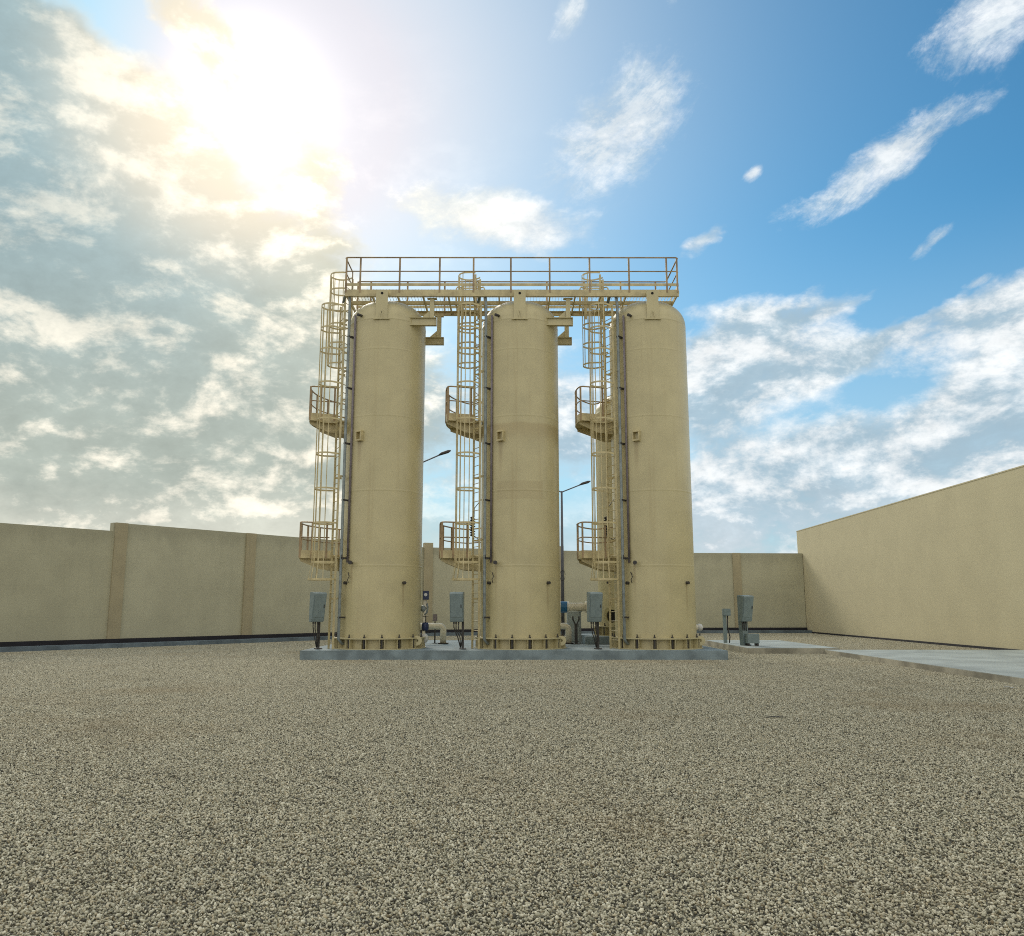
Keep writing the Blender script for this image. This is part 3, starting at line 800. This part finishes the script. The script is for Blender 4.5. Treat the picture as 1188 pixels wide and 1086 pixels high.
# pipe with blue coupling
t = empty('coupled_pipe', A(1.08, 3.0, PADZ), ROT, 'thick cream pipe with a bright blue coupling running to the rear tank', 'pipe')
def ring(xa, xb, r, nm, m):
    k = MB(); k.cyl((xa, 0, 1.33), (xb, 0, 1.33), r, 24); return k.build(nm, M[m], t)
pp = MB(); pp.tube([(-1.0, 0, 0.0), (-1.0, 0, 1.08), (-0.96, 0, 1.22), (-0.86, 0, 1.31), (-0.7, 0, 1.33), (1.9, 0, 1.33)], 0.155, 20); pp.build('pipe', M['cream_light'], t)
ring(0.36, 0.44, 0.20, 'flange', 'white'); ring(0.45, 0.67, 0.205, 'coupling', 'blue'); ring(0.68, 0.75, 0.20, 'flange', 'white')
ring(1.36, 1.41, 0.21, 'flange', 'cream_light'); ring(1.44, 1.49, 0.21, 'flange', 'cream_light')
q = MB(); q.box((1.15, 0, 0.58), (0.08, 0.08, 1.16)); q.box((1.15, 0, 0.02), (0.22, 0.22, 0.03)); q.box((1.15, 0, 1.17), (0.14, 0.24, 0.04)); q.build('pipe_support', M['galv'], t)
# meter and valve stack right of the leftmost tank
t = empty('valve_stack', A(TX[0] + 1.42, 0.25, PADZ), ROT, 'small valve stack with a navy meter box beside the leftmost tank', 'valve')
q = MB(); q.tube([(-0.3, 0, 0.22), (-0.04, 0, 0.22), (0.0, 0, 0.26), (0, 0, 1.05), (0.03, 0, 1.15), (0.03, 0, 1.55)], 0.055, 12); q.build('pipe', M['cream_light'], t)
q = MB(); q.lathe([(0, -0.17), (0.10, -0.13), (0.16, 0), (0.10, 0.13), (0, 0.17)], 18, (0.02, -0.02, 0.30)); q.build('check_valve', M['white'], t)
q = MB(); q.lathe([(0, 0.55), (0.10, 0.55), (0.12, 0.62), (0.12, 0.75), (0.09, 0.82), (0, 0.82)], 16, (0.05, 0, 0)); q.build('valve_body', M['navy'], t)
q = MB(); q.cyl((0.06, 0, 0.8), (0.06, 0, 1.02), 0.02, 8); q.lathe([(0.085, -0.012), (0.11, 0), (0.085, 0.012), (0.085, -0.012)], 18, (0.06, 0, 1.03)); q.bar((-0.03, 0, 1.03), (0.15, 0, 1.03), 0.015, 0.015); q.build('hand_wheel', M['dark'], t)
q = MB(); q.lathe([(0, -0.12), (0.075, -0.09), (0.11, 0), (0.075, 0.09), (0, 0.12)], 16, (-0.02, 0, 1.28)); q.tube([(0.10, -.03, 1.45), (0.13, -.03, 1.3), (0.10, -.03, 1.15), (0.02, -.03, 1.08)], 0.03, 8); q.build('swivel_joint', M['galv'], t)
q = MB(); q.box((0.06, -0.03, 1.72), (0.20, 0.16, 0.30)); mb = q.build('meter_box', M['navy'], t, bevel=0.012)
q = MB(); q.cyl((0.06, -0.111, 1.74), (0.06, -0.118, 1.74), 0.055, 18); q.build('dial', M['white'], mb)
# junction post behind it
t = empty('junction_post', A(TX[0] + 1.52, 3.35, PADZ), ROT, 'thin post with a small dark junction head behind the bent cream pipe', 'post')
q = MB(); q.box((0, 0, 0.40), (0.05, 0.05, 0.80)); q.box((0, 0, 0.01), (0.16, 0.16, 0.02)); q.build('stem', M['dark'], t)
q = MB(); q.box((0, -0.03, 0.94), (0.16, 0.12, 0.26)); tag(q.build('junction_head', M['conduit_plum'], t, bevel=0.015))
# pale upright cabinet and forked stand
t = empty('upright_cabinet', A(2.10, 4.45, PADZ), ROT, 'pale grey upright cabinet standing behind the blue coupling', 'cabinet')
q = MB(); q.box((0, 0, 0.60), (0.50, 0.35, 1.12)); q.box((0, 0, 0.02), (0.46, 0.31, 0.04)); q.build('case', M['box_pale'], t, bevel=0.012)
q = MB(); q.box((0, -0.178, 0.62), (0.42, 0.01, 1.0)); dr = q.build('door', M['box_pale'], t)
q = MB(); q.box((0.16, -0.192, 0.65), (0.025, 0.02, 0.12)); q.build('handle', M['dark'], dr)
t = empty('forked_stand', A(2.06, 2.75, PADZ), ROT, 'dark forked pipe stand in front of the pale upright cabinet', 'stand')
q = MB(); q.box((0, 0, 0.35), (0.11, 0.09, 0.70)); q.box((0, 0, 0.01), (0.26, 0.2, 0.02)); q.build('stem', M['dark'], t)
q = MB()
for s_ in (-1, 1): q.bar((0, 0, 0.66), (s_ * 0.11, 0, 0.88), 0.05, 0.05); q.bar((s_ * 0.11, 0, 0.87), (s_ * 0.11, 0, 1.0), 0.05, 0.05)
q.build('fork', M['dark'], t)

# ------------------------------------------------------------------ shorter tank behind
t = empty('rear_tank', A(4.36, 4.05, PADZ + 0.28), ROT, 'shorter cream tank on a plinth behind the row with a dark manhole', 'tank')
MB().lathe(shell_profile(8.55, 0.86, RT, (2.4, 4.8, 7.0)), 80).build('shell', M['tank'], t)
tank_base(t)
an = R(180 + 50); nx, ny = math.cos(an), math.sin(an)
mt = Matrix.Translation((nx * 1.28, ny * 1.28, 0.72)) @ Vector((nx, ny, 0)).to_track_quat('Z', 'Y').to_matrix().to_4x4()
q = MB(); q.lathe([(0.26, 0), (0.26, 0.18), (0.36, 0.18), (0.36, 0.22), (0.24, 0.22), (0.24, 0)], 28, mtx=mt, smooth=False); mh = q.build('manhole', M['tank'], t)
q = MB(); q.lathe([(0, 0.16), (0.24, 0.16)], 28, mtx=mt, smooth=False); tag(q.build('opening', M['black'], mh), 'dark open manhole mouth')
q = MB(); q.cyl((-1.0, -0.86, 1.95), (-1.08, -0.93, 1.95), 0.045, 10); q.build('drain_plug', M['dark'], t)

# coiled cables hung behind the two right-hand ladders
for x, w in ((TX[1], 'rust banded middle tank'), (TX[2], 'rightmost tall tank')):
    t = empty('cable_coil', A(x - 1.60, -0.32, 3.95), ROT, 'dark coiled cable hanging behind the lower ladder cage of the %s' % w, 'cable', 'coiled cables hung at the ladders')
    q = MB(); q.tube([(0.07 * math.cos(k * 0.785), 0.07 * math.sin(k * 0.785), k * 0.0104) for k in range(64)], 0.022, 6)
    q.tube([(0.07, 0, 0.0), (0.2, 0.1, -0.1), (0.3, 0.15, -0.05)], 0.014, 6)
    q.tube([(0.05, 0, 0.65), (0.05, 0.05, 0.95), (0.30, 0.2, 1.3)], 0.014, 6)
    q.build('coil', M['dark'], t)

# ------------------------------------------------------------------ slabs on the right
def slab(name, x0, x1, y0, y1, h, label):
    q = MB(); q.box(((x0 + x1) / 2, (y0 + y1) / 2, h / 2 - 0.08), (x1 - x0, y1 - y0, h + 0.16))
    o = q.build(name, [M['slab'], M['slab_side']], bevel=0.012)
    for f in o.data.polygons:
        if abs(f.normal.z) < 0.5: f.material_index = 1
    return tag(o, label, kind='structure')
slab('pavement', 10.2, 17.63, -12, 29.9, 0.15, 'broad grey concrete pavement beside the sandy building')
slab('concrete_slab', 7.55, 10.75, 29.93, 37.2, 0.20, 'low concrete slab carrying the grey control box')
# control box on the slab
t = copy_tree(cab0); t.location = (7.92, 31.9, 0.20); t.rotation_euler = (0, 0, R(24))
tag(t, 'grey control cabinet standing on the low concrete slab beside the building', 'cabinet', GC)
for ch in t.children:
    if ch.name.startswith('stand'):
        ch.data = ch.data.copy(); ch.data.materials[0] = M['box']; ch['label'] = 'grey green steel stand'
t.scale = (1.12, 1.12, 1.03)
q = MB(); q.bar((0.06, 0.05, 0.0), (0.02, 0.05, 0.95), 0.20, 0.22); q.build('pedestal', M['box'], t)
t = empty('floor_box', (8.18, 31.75, 0.20), R(5), 'squat grey box at the foot of the control cabinet on the slab', 'box')
q = MB(); q.box((0, 0, 0.26), (0.46, 0.34, 0.34)); q.build('case', M['box'], t, bevel=0.012)
for dx_ in (-0.17, 0.17): MB().box((dx_, 0, 0.045), (0.06, 0.3, 0.09)).build('foot', M['dark'], t)
t = empty('service_post', (7.55 + 0.22, 34.2, 0.20), R(4), 'slim grey post with a small junction box on the slab corner', 'post')
q = MB(); q.box((-0.02, 0, 0.55), (0.13, 0.09, 1.10)); q.build('stem', M['box'], t)
q = MB(); q.box((0.06, -0.02, 1.22), (0.30, 0.20, 0.28)); q.build('junction_box', M['box'], t, bevel=0.012)
q = MB(); q.tube([(0.1, -0.03, 1.1), (0.08, -0.03, 0.6), (0.16, -0.04, 0.25), (0.13, -0.03, 0.0)], 0.025, 8); q.build('cable', M['dark'], t)

# ------------------------------------------------------------------ walls
def wall_run(name, a, b, h, th, m, label, piers=(), pier_h=None, cat='wall'):
    a, b = Vector((*a, 0)), Vector((*b, 0)); d = b - a; L = d.length; rz = math.atan2(d.y, d.x)
    t = empty(name, tuple((a + b) / 2), rz, label, cat, 'yard walls')
    q = MB(); q.box((0, th / 2, h / 2 - 0.25), (L, th, h + 0.5)); q.build('panel', m, t)
    q = MB(); q.box((0, -0.06, 0.17), (L, 0.115, 0.34)); q.build('footing_strip', M['bitumen'], t)
    for s_ in piers:
        q = MB(); q.box((-L / 2 + s_, th / 2 - 0.04, (pier_h or h) / 2 - 0.245), (0.52, th + 0.10, (pier_h or h) + 0.5)); q.build('pier', M['pier'], t)
    return t
CL = (-17.45, 34.0); CC = (-6.4, 48.6); CB = (7.9, 53.9)
d = Vector((CC[0] - CL[0], CC[1] - CL[1], 0)).normalized()
FL = (CL[0] - d.x * 26, CL[1] - d.y * 26)
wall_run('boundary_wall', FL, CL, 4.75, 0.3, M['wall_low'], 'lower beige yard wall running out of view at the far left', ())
wall_run('boundary_wall', CL, CC, 5.1, 0.3, M['wall'], 'taller beige yard wall with brown piers left of the tanks', (0.32, 6.6))
wall_run('boundary_wall', CC, CB, 5.1, 0.3, M['wall'], 'beige yard wall seen through the gaps between the tanks', (0.3, 8.6), 5.36)
wall_run('boundary_wall', CB, (17.62, 54.7), 5.1, 0.3, M['wall'], 'beige back wall between the rightmost tall tank and sandy building', (5.35,))
# kerb along the foot of the walls
def off(p, q_, dist):
    d_ = Vector((q_[0] - p[0], q_[1] - p[1], 0)).normalized(); return Vector((d_.y, -d_.x, 0)) * dist
k = MB()
for p_, q_ in ((FL, CC), (CC, CB), (CB, (17.6, 54.7))):
    o = off(p_, q_, 0.75); k.bar((p_[0] + o.x, p_[1] + o.y, 0.03), (q_[0] + o.x, q_[1] + o.y, 0.03), 0.5, 0.30)
ko = k.build('kerb', M['kerb'], bevel=0.02); tag(ko, 'blue grey concrete kerb along the foot of the yard walls', kind='structure')
# the sandy building on the right
b = empty('building', (17.65, 25, 0), 0, 'long windowless sandy building closing the right side of the yard', 'building')
q = MB(); q.box((7.0, 0.2, 3.05), (14.0, 61.0, 7.1)); q.build('wall', M['hall'], b)
q = MB(); q.box((7.0, 0.2, 6.625), (14.03, 61.03, 0.05)); q.build('coping', M['hall'], b)
q = MB(); q.box((-0.02, 0.2, 0.05), (0.04, 60.0, 0.10)); q.build('footing_strip', M['bitumen'], b)

# ------------------------------------------------------------------ lamps behind the tanks
def make_lamp():
    t = empty('street_lamp', (0, 0, 0))
    q = MB(); q.tube([(0, 0, 0), (0, 0, 4.2), (0, 0, 8.4)], [0.10, 0.085, 0.06], 12); q.box((0, 0, 0.02), (0.3, 0.3, 0.04)); q.build('pole', M['pole'], t)
    for an, ln, rise in ((R(4), 1.45, 0.56), (R(184), 1.45, 0.56)):
        c, s_ = math.cos(an), math.sin(an)
        q = MB(); q.tube([(0, 0, 8.33), (c * .1, s_ * .1, 8.38), (c * ln * .8, s_ * ln * .8, 8.33 + rise * .85)], 0.035, 8); ar = q.build('arm', M['pole'], t)
        q = MB(); q.tube([(c * ln * .74, s_ * ln * .74, 8.33 + rise * .80), (c * ln * .85, s_ * ln * .85, 8.33 + rise * .94), (c * (ln + .12), s_ * (ln + .12), 8.33 + rise * 1.12), (c * (ln + .28), s_ * (ln + .28), 8.33 + rise * 1.22)], [0.04, 0.075, 0.08, 0.03], 10); q.build('lamp_head', M['dark'], ar)
    q = MB(); q.tube([(0.16 * math.cos(k * .6), -0.12, 3.45 + 0.3 * math.sin(k * .6)) for k in range(11)], 0.018, 6); q.build('cable_loop', M['dark'], t)
    return t
lp = make_lamp(); lp.location = (1.74, 48.6, 0)
tag(lp, 'dark street lamp standing clear between the middle and rightmost tanks', 'street lamp', 'street lamps by the back wall')
lp2 = copy_tree(lp); lp2.location = (-6.2, 44.6, 0); lp2.scale = (1, 1, 1.125)
tag(lp2, 'street lamp mostly hidden by the leftmost tank, one lamp head showing', 'street lamp', 'street lamps by the back wall')

# ------------------------------------------------------------------ small litter on the gravel
q = MB(); rr = random.Random(5)
for k in range(3):
    vs = [q.bm.verts.new((x + rr.uniform(-.01, .01), y + rr.uniform(-.01, .01), 0.03 + rr.uniform(0, .035))) for x, y in ((-.09 + k * .05, -.05), (-.02 + k * .05, -.06), (-.015 + k * .05, .05), (-.085 + k * .05, .045))]
    q.bm.faces.new(vs)
bmesh.ops.solidify(q.bm, geom=q.bm.faces[:], thickness=0.002)
o = q.build('paper_scrap', M['white'], loc=(9.45, 17.2, 0.0)); tag(o, 'white crumpled paper scrap lying on the gravel beside the pavement edge', 'litter')
q = MB(); q.tube([(-0.16, 0, 0.022), (-0.06, 0.02, 0.03), (0.05, 0.0, 0.026), (0.15, -0.03, 0.03)], [0.006, 0.008, 0.007, 0.004], 6)
q.tube([(0.0, 0.01, 0.03), (0.06, 0.05, 0.035)], [0.005, 0.003], 6)
o = q.build('twig', M['dark'], loc=(3.55, 12.6, 0.0)); tag(o, 'thin dark twig lying on the open gravel', 'twig')
